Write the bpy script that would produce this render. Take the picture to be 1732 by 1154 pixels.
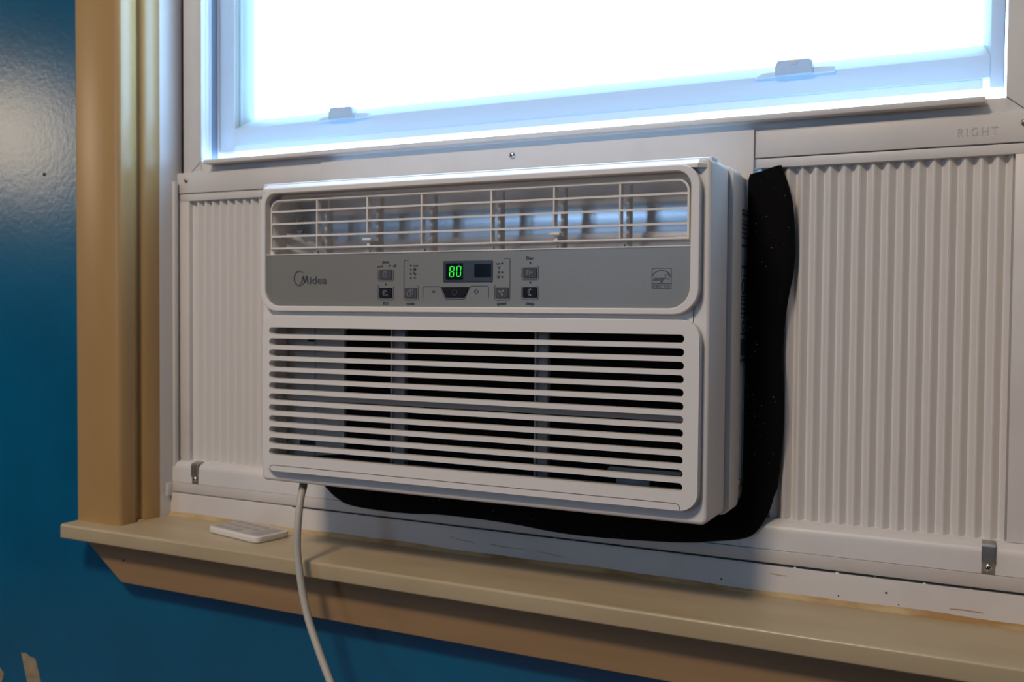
import bpy, bmesh, math, random
from mathutils import Vector, Matrix
random.seed(7)
S = bpy.context.scene
for o in list(bpy.data.objects): bpy.data.objects.remove(o)
COL = S.collection

# ------------------------------------------------------------------ camera
CAM_POS = Vector((0.6951, -0.8006, 0.1773)); YAW, PITCH, ROLL = 0.4684, -0.0304, 0.0078
f_ = Vector((-math.sin(YAW)*math.cos(PITCH), math.cos(YAW)*math.cos(PITCH), math.sin(PITCH)))
r0 = Vector((math.cos(YAW), math.sin(YAW), 0)); u0 = r0.cross(f_)
r_ = math.cos(ROLL)*r0 + math.sin(ROLL)*u0
u_ = -math.sin(ROLL)*r0 + math.cos(ROLL)*u0
cam = bpy.data.cameras.new('camera'); cam_ob = bpy.data.objects.new('camera', cam); COL.objects.link(cam_ob)
m = Matrix((r_, u_, -f_)).transposed().to_4x4(); m.translation = CAM_POS
cam_ob.matrix_world = m
cam.sensor_width = 36.0; cam.lens = 35.0; cam.clip_start = 0.02
cam.dof.use_dof = True; cam.dof.focus_distance = 0.86; cam.dof.aperture_fstop = 9.0
S.camera = cam_ob
# ------------------------------------------------------------------ sky and lamps
w = bpy.data.worlds.new('overcast_sky'); S.world = w; w.use_nodes = True
bg = w.node_tree.nodes['Background']; bg.inputs[0].default_value = (0.36, 0.61, 1.0, 1); bg.inputs[1].default_value = 10.0
def lamp(name, kind, loc, energy, color, size, aim=None):
    l = bpy.data.lights.new(name, kind); l.energy = energy; l.color = color
    o = bpy.data.objects.new(name, l); COL.objects.link(o); o.location = loc
    if kind == 'AREA':
        l.shape = 'DISK'; l.size = size
        o.rotation_euler = (Vector(aim)-Vector(loc)).to_track_quat('-Z', 'Y').to_euler()
    else: l.shadow_soft_size = size
    return o
lamp('ceiling_light', 'AREA', (0.10, -1.50, 1.56), 27.0, (1.0, 0.825, 0.65), 0.42, (0.10, -1.50, 0))
lamp('side_lamp', 'POINT', (-2.05, -1.14, 0.70), 12.0, (1.0, 0.78, 0.54), 0.17)
def portal(name, loc, rot, sx, sy):
    l = bpy.data.lights.new(name, 'AREA'); l.shape = 'RECTANGLE'; l.size = sx; l.size_y = sy
    l.cycles.is_portal = True
    o = bpy.data.objects.new(name, l); COL.objects.link(o); o.location = loc; o.rotation_euler = rot
portal('window_portal', (0.24, 0.20, 0.70), (-math.pi/2, 0, 0), 0.95, 0.75)
portal('rear_window_portal', (-0.80, -3.33, 0.70), (math.pi/2, 0, 0), 0.60, 0.70)
S.view_settings.view_transform = 'Standard'; S.view_settings.look = 'None'
S.view_settings.exposure = 0.28; S.view_settings.gamma = 1.0; S.view_settings.use_curve_mapping = False

# ------------------------------------------------------------------ materials
def mat(name, col, rough=0.5, metal=0.0, spec=0.5, noise=None, bump=None, emit=None, coat=0.0):
    """noise=(scale, other colour, low, high[, stretch]); bump=(scale, strength, distance)"""
    M = bpy.data.materials.new(name); M.use_nodes = True
    nt = M.node_tree; b = nt.nodes['Principled BSDF']
    b.inputs['Base Color'].default_value = (*col, 1); b.inputs['Roughness'].default_value = rough
    b.inputs['Metallic'].default_value = metal; b.inputs['Specular IOR Level'].default_value = spec
    b.inputs['Coat Weight'].default_value = coat
    if noise or bump:
        tc = nt.nodes.new('ShaderNodeTexCoord')
    if noise:
        n = nt.nodes.new('ShaderNodeTexNoise'); n.inputs['Scale'].default_value = noise[0]; n.inputs['Detail'].default_value = 5
        mp = nt.nodes.new('ShaderNodeMapping')
        if len(noise) > 4: mp.inputs['Scale'].default_value = noise[4]
        nt.links.new(tc.outputs['Object'], mp.inputs[0]); nt.links.new(mp.outputs[0], n.inputs['Vector'])
        mr = nt.nodes.new('ShaderNodeMapRange'); mr.inputs[1].default_value = noise[2]; mr.inputs[2].default_value = noise[3]
        nt.links.new(n.outputs['Fac'], mr.inputs[0])
        mx = nt.nodes.new('ShaderNodeMix'); mx.data_type = 'RGBA'
        mx.inputs[6].default_value = (*col, 1); mx.inputs[7].default_value = (*noise[1], 1)
        nt.links.new(mr.outputs[0], mx.inputs[0]); nt.links.new(mx.outputs[2], b.inputs['Base Color'])
    if bump:
        n2 = nt.nodes.new('ShaderNodeTexNoise'); n2.inputs['Scale'].default_value = bump[0]; n2.inputs['Detail'].default_value = 3
        nt.links.new(tc.outputs['Object'], n2.inputs['Vector'])
        bp = nt.nodes.new('ShaderNodeBump'); bp.inputs['Strength'].default_value = bump[1]; bp.inputs['Distance'].default_value = bump[2]
        nt.links.new(n2.outputs['Fac'], bp.inputs['Height']); nt.links.new(bp.outputs[0], b.inputs['Normal'])
    if emit:
        b.inputs['Emission Color'].default_value = (*emit[0], 1); b.inputs['Emission Strength'].default_value = emit[1]
    return M
def vinyl(name, col, trans, tcol):
    M = bpy.data.materials.new(name); M.use_nodes = True; nt = M.node_tree
    b = nt.nodes['Principled BSDF']; b.inputs['Base Color'].default_value = (*col, 1); b.inputs['Roughness'].default_value = 0.4
    t = nt.nodes.new('ShaderNodeBsdfTranslucent'); t.inputs[0].default_value = (*tcol, 1)
    mx = nt.nodes.new('ShaderNodeMixShader'); mx.inputs[0].default_value = trans
    nt.links.new(b.outputs[0], mx.inputs[1]); nt.links.new(t.outputs[0], mx.inputs[2])
    nt.links.new(mx.outputs[0], nt.nodes['Material Output'].inputs['Surface'])
    return M
def glass(name):
    M = bpy.data.materials.new(name); M.use_nodes = True; nt = M.node_tree
    nt.nodes.remove(nt.nodes['Principled BSDF'])
    t = nt.nodes.new('ShaderNodeBsdfTransparent'); t.inputs[0].default_value = (0.96, 0.98, 0.97, 1)
    g = nt.nodes.new('ShaderNodeBsdfGlossy'); g.inputs['Roughness'].default_value = 0.02
    lw = nt.nodes.new('ShaderNodeLayerWeight'); lw.inputs[0].default_value = 0.5
    pw = nt.nodes.new('ShaderNodeMath'); pw.operation = 'POWER'; pw.inputs[1].default_value = 5.0; nt.links.new(lw.outputs['Facing'], pw.inputs[0])
    fr = nt.nodes.new('ShaderNodeMath'); fr.operation = 'MULTIPLY_ADD'; fr.inputs[1].default_value = 0.96; fr.inputs[2].default_value = 0.04; nt.links.new(pw.outputs[0], fr.inputs[0])
    mx = nt.nodes.new('ShaderNodeMixShader'); nt.links.new(fr.outputs[0], mx.inputs[0])
    nt.links.new(t.outputs[0], mx.inputs[1]); nt.links.new(g.outputs[0], mx.inputs[2])
    nt.links.new(mx.outputs[0], nt.nodes['Material Output'].inputs['Surface'])
    return M
def foam_mat():
    M = mat('black_foam', (0.0035, 0.0035, 0.004), 0.95, spec=0.15, bump=(900, 0.5, 0.0006))
    nt = M.node_tree; b = nt.nodes['Principled BSDF']
    tc = nt.nodes.new('ShaderNodeTexCoord'); v = nt.nodes.new('ShaderNodeTexVoronoi'); v.inputs['Scale'].default_value = 170
    mr = nt.nodes.new('ShaderNodeMapRange'); mr.inputs[1].default_value = 0.10; mr.inputs[2].default_value = 0.055
    n = nt.nodes.new('ShaderNodeTexNoise'); n.inputs['Scale'].default_value = 22
    mr2 = nt.nodes.new('ShaderNodeMapRange'); mr2.inputs[1].default_value = 0.5; mr2.inputs[2].default_value = 0.68
    mu = nt.nodes.new('ShaderNodeMath'); mu.operation = 'MULTIPLY'
    mx = nt.nodes.new('ShaderNodeMix'); mx.data_type = 'RGBA'
    mx.inputs[6].default_value = (0.0035, 0.0035, 0.004, 1); mx.inputs[7].default_value = (0.25, 0.25, 0.26, 1)
    nt.links.new(tc.outputs['Object'], v.inputs['Vector']); nt.links.new(tc.outputs['Object'], n.inputs['Vector'])
    nt.links.new(v.outputs['Distance'], mr.inputs[0]); nt.links.new(n.outputs['Fac'], mr2.inputs[0])
    nt.links.new(mr.outputs[0], mu.inputs[0]); nt.links.new(mr2.outputs[0], mu.inputs[1])
    nt.links.new(mu.outputs[0], mx.inputs[0]); nt.links.new(mx.outputs[2], b.inputs['Base Color'])
    return M
MT = dict(
    wall=mat('blue_wall_paint', (0.002, 0.110, 0.225), 0.23, spec=0.5, noise=(7, (0.002, 0.092, 0.190), 0.40, 0.65), bump=(170, 0.17, 0.0011)),
    ceiling=mat('ceiling_paint', (0.75, 0.73, 0.70), 0.9),
    floor=mat('oak_floor', (0.28, 0.17, 0.09), 0.45, noise=(6, (0.20, 0.11, 0.055), 0.35, 0.7, (1, 12, 1))),
    casing=mat('tan_gloss_paint', (0.43, 0.262, 0.100), 0.33, noise=(9, (0.38, 0.222, 0.080), 0.45, 0.75, (1, 1, .3)), bump=(60, 0.06, 0.001)),
    apron=mat('shaded_tan_paint', (0.315, 0.195, 0.095), 0.5, noise=(30, (0.25, 0.148, 0.07), 0.35, 0.75, (.12, 1, 1)), bump=(60, 0.08, 0.001)),  # casing's tan paint darkened, the apron's shade put into the colour
    stool=mat('cream_gloss_paint', (0.455, 0.362, 0.225), 0.32, noise=(26, (0.39, 0.302, 0.178), 0.40, 0.75, (.3, 1, 1)), bump=(45, 0.05, 0.001)),
    caulk=mat('yellowed_caulk', (0.52, 0.38, 0.20), 0.6, noise=(34, (0.36, 0.20, 0.075), 0.45, 0.66, (.5, 1, 1)), bump=(160, 0.5, 0.002)),
    sill=mat('white_sill_paint', (0.62, 0.57, 0.53), 0.45, noise=(14, (0.56, 0.50, 0.45), 0.45, 0.75), bump=(70, 0.08, 0.001)),
    frame=mat('white_aluminium_frame', (0.69, 0.655, 0.63), 0.42, noise=(18, (0.64, 0.60, 0.57), 0.5, 0.8)),
    jamb=mat('white_jamb_vinyl', (0.66, 0.64, 0.63), 0.4),
    pleat=mat('white_pleat_plastic', (0.72, 0.68, 0.645), 0.45),
    ac=mat('white_abs_plastic', (0.74, 0.70, 0.665), 0.38),
    grid=mat('white_louver_plastic', (0.72, 0.68, 0.64), 0.4),
    cabinet=mat('cabinet_steel', (0.60, 0.60, 0.60), 0.45),
    silver=mat('silver_panel', (0.225, 0.215, 0.195), 0.36, metal=0.15, noise=(900, (0.245, 0.235, 0.212), 0.4, 0.6)),
    duct=mat('galvanised_duct', (0.86, 0.88, 0.92), 0.33, metal=0.7, noise=(40, (0.74, 0.76, 0.80), 0.4, 0.65, (.4, 1, 1)), bump=(300, 0.12, 0.0006)),
    dark=mat('dark_interior', (0.010, 0.010, 0.011), 0.7),
    coil=mat('black_filter_mesh', (0.005, 0.005, 0.006), 0.8, spec=0.12, bump=(1500, 0.4, 0.0004)),
    greyplate=mat('grey_inner_plate', (0.42, 0.40, 0.38), 0.5),
    rib=mat('smoky_filter_rib', (0.24, 0.24, 0.25), 0.4),
    line=mat('grey_print_line', (0.055, 0.056, 0.060), 0.5),
    ink=mat('black_print', (0.012, 0.012, 0.013), 0.5),
    logo=mat('slate_logo_print', (0.055, 0.060, 0.066), 0.4),
    btn=mat('grey_button', (0.066, 0.070, 0.080), 0.55, spec=0.25),
    btndark=mat('dark_button', (0.010, 0.011, 0.018), 0.6, spec=0.15),
    icon=mat('button_icon_print', (0.20, 0.21, 0.25), 0.5),
    disp=mat('display_bezel', (0.045, 0.050, 0.060), 0.25),
    black=mat('black_display', (0.004, 0.004, 0.007), 0.15),
    green=mat('green_led', (0.01, 0.10, 0.01), 0.4, emit=((0.02, 1.0, 0.03), 1.15)),
    greendim=mat('green_led_dim', (0.05, 0.25, 0.05), 0.4, emit=((0.05, 1.0, 0.08), 0.16)),
    foam=foam_mat(),
    cord=mat('ivory_cord', (0.44, 0.41, 0.35), 0.45),
    cordshade=mat('cord_shade_grey', (0.16, 0.17, 0.18), 0.5),
    steel=mat('zinc_steel', (0.46, 0.44, 0.40), 0.35, metal=0.9, noise=(60, (0.30, 0.27, 0.22), 0.4, 0.7)),
    screw=mat('bright_screw', (0.75, 0.73, 0.70), 0.22, metal=1.0),
    slot=mat('dark_recess', (0.02, 0.018, 0.015), 0.8),
    remote=mat('white_remote', (0.70, 0.66, 0.60), 0.4),
    remoteface=mat('grey_remote_face', (0.42, 0.40, 0.385), 0.5),
    remotekey=mat('remote_key', (0.33, 0.315, 0.30), 0.5),
    tape=mat('old_masking_tape', (0.36, 0.28, 0.17), 0.7, noise=(120, (0.25, 0.19, 0.115), 0.4, 0.7)),
    sticker=mat('grey_sticker', (0.42, 0.44, 0.46), 0.5),
    sash=vinyl('sash_vinyl', (0.72, 0.76, 0.80), 0.24, (0.62, 0.86, 0.95)),
    bead=vinyl('glazing_bead_vinyl', (0.74, 0.82, 0.84), 0.42, (0.80, 1.0, 0.98)),
    strip=vinyl('weather_strip_vinyl', (0.75, 0.80, 0.85), 0.27, (0.80, 0.92, 1.0)),
    track=mat('grey_track', (0.20, 0.25, 0.33), 0.35),
    latch=vinyl('dirty_latch', (0.60, 0.68, 0.76), 0.32, (0.56, 0.66, 0.72)),
    gapblack=mat('gap_black', (0.006, 0.006, 0.009), 0.6),  # black that stands for the dark inside gap and grooves
    glass=glass('window_glass'),
)

# ------------------------------------------------------------------ helpers
def finish(me, material, smooth=35):
    me.materials.clear(); me.materials.append(MT[material] if isinstance(material, str) else material)
    if smooth:
        for p in me.polygons: p.use_smooth = True
        me.set_sharp_from_angle(angle=math.radians(smooth))
def obj(name, me, material, parent=None, smooth=35):
    finish(me, material, smooth)
    o = bpy.data.objects.new(name, me); COL.objects.link(o); o.parent = parent
    return o
def tag(o, label=None, cat=None, group=None, kind=None):
    if label: o['label'] = label
    if cat: o['category'] = cat
    if group: o['group'] = group
    if kind: o['kind'] = kind
    return o
def empty(name, loc=(0, 0, 0), rz=0):
    o = bpy.data.objects.new(name, None); COL.objects.link(o); o.location = loc; o.rotation_euler = (0, 0, rz); o.empty_display_size = .02
    return o
def from_bm(bm, name='m'):
    bmesh.ops.recalc_face_normals(bm, faces=bm.faces)
    me = bpy.data.meshes.new(name); bm.to_mesh(me); bm.free(); return me
def box_bm(bm, x0, x1, y0, y1, z0, z1):
    v = [bm.verts.new(p) for p in ((x0,y0,z0),(x1,y0,z0),(x1,y1,z0),(x0,y1,z0),(x0,y0,z1),(x1,y0,z1),(x1,y1,z1),(x0,y1,z1))]
    for f in ((0,3,2,1),(4,5,6,7),(0,1,5,4),(1,2,6,5),(2,3,7,6),(3,0,4,7)): bm.faces.new([v[i] for i in f])
def box(name, x0, x1, y0, y1, z0, z1, material, parent=None, bev=0.0, seg=2):
    bm = bmesh.new(); box_bm(bm, x0, x1, y0, y1, z0, z1)
    if bev: bmesh.ops.bevel(bm, geom=list(bm.edges), offset=bev, segments=seg, affect='EDGES', profile=0.5)
    return obj(name, from_bm(bm), material, parent)
def prism(name, poly, axis, c0, c1, material, parent=None, smooth=35):
    """poly in the two other axes, extruded along axis ('X': (y,z), 'Y': (x,z), 'Z': (x,y))"""
    def pt(a, b, c): return {'X': (c, a, b), 'Y': (a, c, b), 'Z': (a, b, c)}[axis]
    bm = bmesh.new()
    A = [bm.verts.new(pt(a, b, c0)) for a, b in poly]; B = [bm.verts.new(pt(a, b, c1)) for a, b in poly]
    n = len(poly)
    for i in range(n): bm.faces.new((A[i], A[(i+1) % n], B[(i+1) % n], B[i]))
    bm.faces.new(A); bm.faces.new(B)
    return obj(name, from_bm(bm), material, parent, smooth)
def rr(x0, x1, z0, z1, r, n=7):
    """rounded rectangle; r scalar or (bl, br, tr, tl)"""
    R = (r,)*4 if not isinstance(r, (tuple, list)) else r
    pts = []
    for (cx, cz, a0), q in zip(((x0, z0, 180), (x1, z0, 270), (x1, z1, 0), (x0, z1, 90)), R):
        sx = 1 if cx == x0 else -1; sz = 1 if cz == z0 else -1
        if q <= 0: pts.append((cx, cz)); continue
        for i in range(n+1):
            a = math.radians(a0+90*i/n); pts.append((cx+sx*q+q*math.cos(a), cz+sz*q+q*math.sin(a)))
    return pts
def circle(cx, cz, r, n=16): return [(cx+r*math.cos(2*math.pi*i/n), cz+r*math.sin(2*math.pi*i/n)) for i in range(n)]
def curve_mesh(cu):
    o = bpy.data.objects.new('tmp', cu); COL.objects.link(o)
    dg = bpy.context.evaluated_depsgraph_get(); dg.update()
    me = bpy.data.meshes.new_from_object(o.evaluated_get(dg))
    bpy.data.objects.remove(o); bpy.data.curves.remove(cu)
    return me
def plate_mesh(loops, yf, yb, bev=0.0):
    """loops (x,z): outer and holes; front face at y=yf, back at y=yb"""
    cu = bpy.data.curves.new('c', 'CURVE'); cu.dimensions = '2D'; cu.fill_mode = 'BOTH'
    h = (yb-yf)/2
    cu.extrude = max(h-bev, 0); cu.bevel_depth = bev; cu.bevel_resolution = 2
    if bev: cu.offset = -bev
    for L in loops:
        s = cu.splines.new('POLY'); s.points.add(len(L)-1); s.use_cyclic_u = True
        for p, (a, b) in zip(s.points, L): p.co = (a, b, 0, 1)
    me = curve_mesh(cu); yc = (yf+yb)/2
    for v in me.vertices:
        x, z, ww = v.co; v.co = (x, yc-ww, z)
    return me
def plate(name, loops, yf, yb, material, parent=None, bev=0.0, smooth=40):
    return obj(name, plate_mesh(loops, yf, yb, bev), material, parent, smooth)
def text_mesh(s, cx, cz, h, y, width=None, shear=0.0, bold=0.0, space=1.0):
    """lettering centred on (cx, cz); h = cap height; fitted to width"""
    cu = bpy.data.curves.new('t', 'FONT'); cu.body = s; cu.size = 1.0; cu.extrude = 0.0; cu.shear = shear
    cu.offset = bold; cu.resolution_u = 3; cu.space_character = space
    me = curve_mesh(cu)
    xs = [v.co.x for v in me.vertices]; zs = [v.co.y for v in me.vertices]
    x0, x1, z0 = min(xs), max(xs), 0.0
    sc = h/0.73; sx = (width/(x1-x0)) if width else sc
    for v in me.vertices: v.co = (cx+(v.co.x-(x0+x1)/2)*sx, y, cz+v.co.y*sc-h/2)
    return me
def text(name, s, cx, cz, h, y, material, parent, width=None, shear=0.0, bold=0.0):
    return obj(name, text_mesh(s, cx, cz, h, y, width, shear, bold), material, parent, 0)
def stroke_bm(bm, pts, wd, y, closed=False):
    """flat ribbon along (x,z) points; wd number or list"""
    n = len(pts)
    W = wd if isinstance(wd, (list, tuple)) else [wd]*n
    L, Rr = [], []
    for i in range(n):
        if closed: a, b = pts[(i-1) % n], pts[(i+1) % n]
        else: a, b = pts[max(i-1, 0)], pts[min(i+1, n-1)]
        dx, dz = b[0]-a[0], b[1]-a[1]; d = math.hypot(dx, dz) or 1
        nx, nz = -dz/d*W[i]/2, dx/d*W[i]/2
        L.append(bm.verts.new((pts[i][0]+nx, y, pts[i][1]+nz))); Rr.append(bm.verts.new((pts[i][0]-nx, y, pts[i][1]-nz)))
    for i in range(n if closed else n-1):
        j = (i+1) % n; bm.faces.new((L[i], L[j], Rr[j], Rr[i]))
def disc_bm(bm, cx, cz, r, y, n=12): bm.faces.new([bm.verts.new((a, y, b)) for a, b in reversed(circle(cx, cz, r, n))])
def strokes(name, lines, y, material, parent, wd=0.0006, discs=()):
    bm = bmesh.new()
    for L in lines:
        closed = False; wdt = wd
        if isinstance(L, dict): closed = L.get('c', False); wdt = L.get('w', wd); L = L['p']
        stroke_bm(bm, L, wdt, y, closed)
    for d in discs: disc_bm(bm, d[0], d[1], d[2], y)
    me = bpy.data.meshes.new(name); bm.to_mesh(me); bm.free()
    # face the room
    for p in me.polygons:
        if p.normal.y > 0: p.flip()
    return obj(name, me, material, parent, 0)
def arc(cx, cz, rx, rz, a0, a1, n=18): return [(cx+rx*math.cos(math.radians(a0+(a1-a0)*i/n)), cz+rz*math.sin(math.radians(a0+(a1-a0)*i/n))) for i in range(n+1)]
def catmull(P, k=8):
    P = [Vector(p) for p in P]; Q = [2*P[0]-P[1]]+P+[2*P[-1]-P[-2]]; out = []
    for i in range(1, len(Q)-2):
        for j in range(k):
            t = j/k; a, b, c, d = Q[i-1:i+3]
            out.append(0.5*((2*b)+(c-a)*t+(2*a-5*b+4*c-d)*t*t+(3*b-a-3*c+d)*t**3))
    return out+[P[-1]]
def tube(name, P, rad, material, parent=None, n=12, k=8):
    pts = catmull(P, k); bm = bmesh.new(); rings = []
    up = Vector((0, 1, 0.01)); N = len(pts)
    for i, p in enumerate(pts):
        t = (pts[min(i+1, N-1)]-pts[max(i-1, 0)]).normalized()
        s = t.cross(up).normalized(); q = s.cross(t)
        rr_ = rad(i/(N-1)) if callable(rad) else rad
        rings.append([bm.verts.new(p+rr_*(math.cos(2*math.pi*j/n)*s+math.sin(2*math.pi*j/n)*q)) for j in range(n)])
    for a, b in zip(rings, rings[1:]):
        for j in range(n): bm.faces.new((a[j], a[(j+1) % n], b[(j+1) % n], b[j]))
    bm.faces.new(rings[0]); bm.faces.new(rings[-1])
    return obj(name, from_bm(bm), material, parent, 60)
def screw_parts(name, cx, cz, y, r, parent, face=(0, -1, 0), head='screw'):
    """domed cross-head screw facing the room (or +X); returns the screw head"""
    bm = bmesh.new()
    prof = [(1.0, 0), (0.97, 0.25), (0.75, 0.5), (0.4, 0.62)]; rings = []
    for q, hh in prof: rings.append([bm.verts.new((q*r*math.cos(2*math.pi*i/14), -hh*r, q*r*math.sin(2*math.pi*i/14))) for i in range(14)])
    for a, b in zip(rings, rings[1:]):
        for i in range(14): bm.faces.new((a[i], a[(i+1) % 14], b[(i+1) % 14], b[i]))
    bm.faces.new(rings[-1]); bm.faces.new(rings[0])
    me = from_bm(bm)
    s = obj(name, me, head, parent, 30)
    bm = bmesh.new(); d = -0.64*r
    for ang in (25, 115):
        a = math.radians(ang); dx, dz = math.cos(a)*r*.62, math.sin(a)*r*.62; nx, nz = -math.sin(a)*r*.13, math.cos(a)*r*.13
        bm.faces.new([bm.verts.new(p) for p in ((dx+nx, d, dz+nz), (-dx+nx, d, -dz+nz), (-dx-nx, d, -dz-nz), (dx-nx, d, dz-nz))])
    me2 = bpy.data.meshes.new('slot'); bm.to_mesh(me2); bm.free()
    c = obj('screw_slot', me2, 'slot', s, 0)
    if face[0] > 0: s.rotation_euler = (0, 0, math.pi/2)
    s.location = (cx, y, cz)
    return s

# ================================================================== the room
# wall around the window; its front face is at y = 0.05
WALL = 0.05
wall = plate('wall_back', [[(-2.6, -0.85), (1.5, -0.85), (1.5, 1.6), (-2.6, 1.6)], [(-0.285, -0.11), (0.765, -0.11), (0.765, 1.10), (-0.285, 1.10)]], WALL, 0.20, 'wall', smooth=0)
tag(wall, 'glossy dark teal blue painted wall around the window', kind='structure')
# the blue paint's dents and nicks
plate('nail_hole', [circle(-0.392, 0.3431, 0.0022, 10)], WALL-0.0006, WALL+0.001, 'slot', wall)
room = box('floor', -2.6, 1.5, -3.2, 0.2, -0.95, -0.85, 'floor'); tag(room, 'brown wooden floor of the room', kind='structure')
o = box('ceiling', -2.6, 1.5, -3.2, 0.2, 1.6, 1.7, 'ceiling'); tag(o, 'white painted ceiling', kind='structure')
o = box('wall_left', -2.75, -2.6, -3.35, 0.2, -0.95, 1.7, 'wall'); tag(o, 'blue painted wall on the left of the room', kind='structure')
o = box('wall_right', 1.5, 1.65, -3.35, 0.2, -0.95, 1.7, 'wall'); tag(o, 'blue painted wall on the right of the room', kind='structure')
# wall behind the camera with another small window letting in daylight
o = plate('wall_front', [[(-2.6, -0.95), (1.5, -0.95), (1.5, 1.7), (-2.6, 1.7)], [(-1.10, 0.35), (-0.50, 0.35), (-0.50, 1.05), (-1.10, 1.05)]], -3.35, -3.20, 'wall', smooth=0); tag(o, 'blue painted wall behind the camera', kind='structure')
w2 = empty('window_2', (-0.80, -3.25, 0.35)); tag(w2, 'small white framed window in the wall behind the camera', kind='structure')
for nm, a in (('stile', (-.30, -.27, -.02, .02, 0, .7)), ('stile', (.27, .30, -.02, .02, 0, .7)), ('rail', (-.27, .27, -.02, .02, 0, .03)), ('rail', (-.27, .27, -.02, .02, .67, .70))):
    box(nm, *a, 'frame', w2, 0.003)
box('glass_pane', -.27, .27, -.003, .003, .03, .67, 'glass', w2)

# ------------------------------------------------------------------ casing (left and mirrored right), stool, apron
CX = 0.24
prof = [(-0.312, 0.0500), (-0.312, 0.0320), (-0.3112, 0.0306), (-0.3095, 0.0300), (-0.2465, 0.0300), (-0.2430, 0.0310), (-0.2408, 0.0330), (-0.2400, 0.0360),
        (-0.2408, 0.0520), (-0.2430, 0.0560), (-0.2478, 0.0632), (-0.2480, 0.0645), (-0.2468, 0.0660), (-0.2440, 0.0672), (-0.2420, 0.0695), (-0.2408, 0.0740), (-0.2404, 0.0800), (-0.2406, 0.0870), (-0.2415, 0.0935),
        (-0.2700, 0.0935), (-0.2840, 0.0935), (-0.2840, 0.0500)]
o = prism('trim_1', prof, 'Z', -0.08, 1.115, 'casing'); tag(o, 'tan painted wooden window casing beside the blue wall', kind='structure')
o = prism('trim_2', [(2*CX-x, y) for x, y in prof], 'Z', -0.08, 1.115, 'casing'); tag(o, 'tan painted wooden window casing on the right', kind='structure')
o = box('trim_3', -0.33, 0.81, 0.022, 0.05, 1.115, 1.19, 'casing', bev=0.003); tag(o, 'tan painted wooden head casing over the window', kind='structure')
# stool: rounded nose board
def nose(y0, y1, z0, z1, r):
    pts = [(y1, z0), (y1, z1)]
    for i in range(7):
        a = math.radians(90+90*i/6); pts.append((y0+r+r*math.cos(a), z1-r+r*math.sin(a)))
    for i in range(5):
        a = math.radians(180+90*i/4); pts.append((y0+r*.7+r*.7*math.cos(a), z0+r*.7+r*.7*math.sin(a)))
    return pts
stool = prism('trim_4', nose(0.0068, 0.112, -0.0972, -0.0800, 0.0030), 'X', -0.3125, 0.7925, 'stool'); tag(stool, 'cream painted window stool board under the air conditioner', kind='structure')
# yellowed caulk bead along the stool's back edge
bm = bmesh.new(); prev = None; N = 260
for i in range(N+1):
    x = -0.243+0.966*i/N
    hgt = 0.0040+0.0006*math.sin(x*23)+0.0004*math.sin(x*61+1)+random.uniform(-.0002, .0002); dep = 0.0050+0.0008*math.sin(x*19+2)+0.0004*math.sin(x*51)+random.uniform(-.0002, .0002)
    ring = [bm.verts.new(p) for p in ((x, 0.1105, -0.0802), (x, 0.1102-dep, -0.0802), (x, 0.1098-dep*.72, -0.0795), (x, 0.1094-dep*.32, -0.0802+hgt*.42), (x, 0.1096, -0.0802+hgt), (x, 0.1105, -0.0802+hgt))]
    if prev:
        for j in range(6): bm.faces.new((prev[j], prev[(j+1) % 6], ring[(j+1) % 6], ring[j]))
    else: bm.faces.new(ring)
    prev = ring
bm.faces.new(prev)
obj('caulk_bead', from_bm(bm), 'caulk', stool, 60)
apron = plate('trim_5', [[(-0.304, -0.0975), (-0.2385, -0.1462), (0.7185, -0.1462), (0.784, -0.0975)]], 0.030, WALL, 'apron', bev=0.0012)
tag(apron, 'tan painted apron board, shaded in its colour, with mitred end under the stool', kind='structure')
plate('nail_hole', [circle(-0.2340, -0.1192, 0.0014, 10)], 0.0296, 0.031, 'slot', apron)
# white wooden sill below the window
sill = prism('trim_6', [(0.110, -0.097), (0.110, -0.0535), (0.1108, -0.0522), (0.200, -0.0500), (0.200, -0.097)], 'X', -0.2840, 0.7640, 'sill'); tag(sill, 'white painted lower window sill board behind the stool', kind='structure')
ss = box('sill_strip', -0.2395, 0.7195, 0.1112, 0.1349, -0.0510, -0.0392, 'sill', sill, 0.0004)
bm = bmesh.new()   # dark crack under the strip, broken where the paint bridges it
x = -0.05
while x < 0.715:
    L = random.uniform(0.006, 0.05); box_bm(bm, x, min(x+L, 0.718), 0.1097, 0.1115, -0.0521, -0.0517+random.uniform(0, .0003)); x += L+random.uniform(0.0005, 0.003)
obj('paint_crack', from_bm(bm), 'slot', sill, 0)
# scratches and dirt on the sill face and stool
for P in ([(0.262, -0.0665), (0.272, -0.0681), (0.284, -0.0690), (0.297, -0.0700)], [(0.283, -0.0690), (0.2835, -0.0712)], [(0.16, -0.0630), (0.176, -0.0657), (0.192, -0.0668)], [(0.21, -0.066), (0.222, -0.0671), (0.232, -0.0672), (0.25, -0.0668)],
          [(0.650, -0.0712), (0.660, -0.0706), (0.669, -0.0709), (0.676, -0.0712)], [(0.5, -0.0600), (0.509, -0.0607), (0.515, -0.0606)]):
    n = len(P); strokes('scratch', [dict(p=P, w=[0.0003+0.0006*math.sin(math.pi*(i+.4)/n) for i in range(n)])], 0.1097, 'caulk', sill)
for cx, cz, r in ((0.5995, -0.0645, .0009), (0.455, -0.0712, .0008), (0.61, -0.0735, .0006), (0.56, -0.0725, .0006)):
    strokes('dirt_speck', [], 0.1097, 'slot', sill, discs=((cx, cz, r),))
prism('rest_rail', [(0.1345, -0.0120), (0.1235, -0.0130), (0.1160, -0.0155), (0.1135, -0.0185), (0.1128, -0.0225), (0.1125, -0.0388), (0.1345, -0.0388)], 'X', -0.0044, 0.4712, 'frame', sill)
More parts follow.
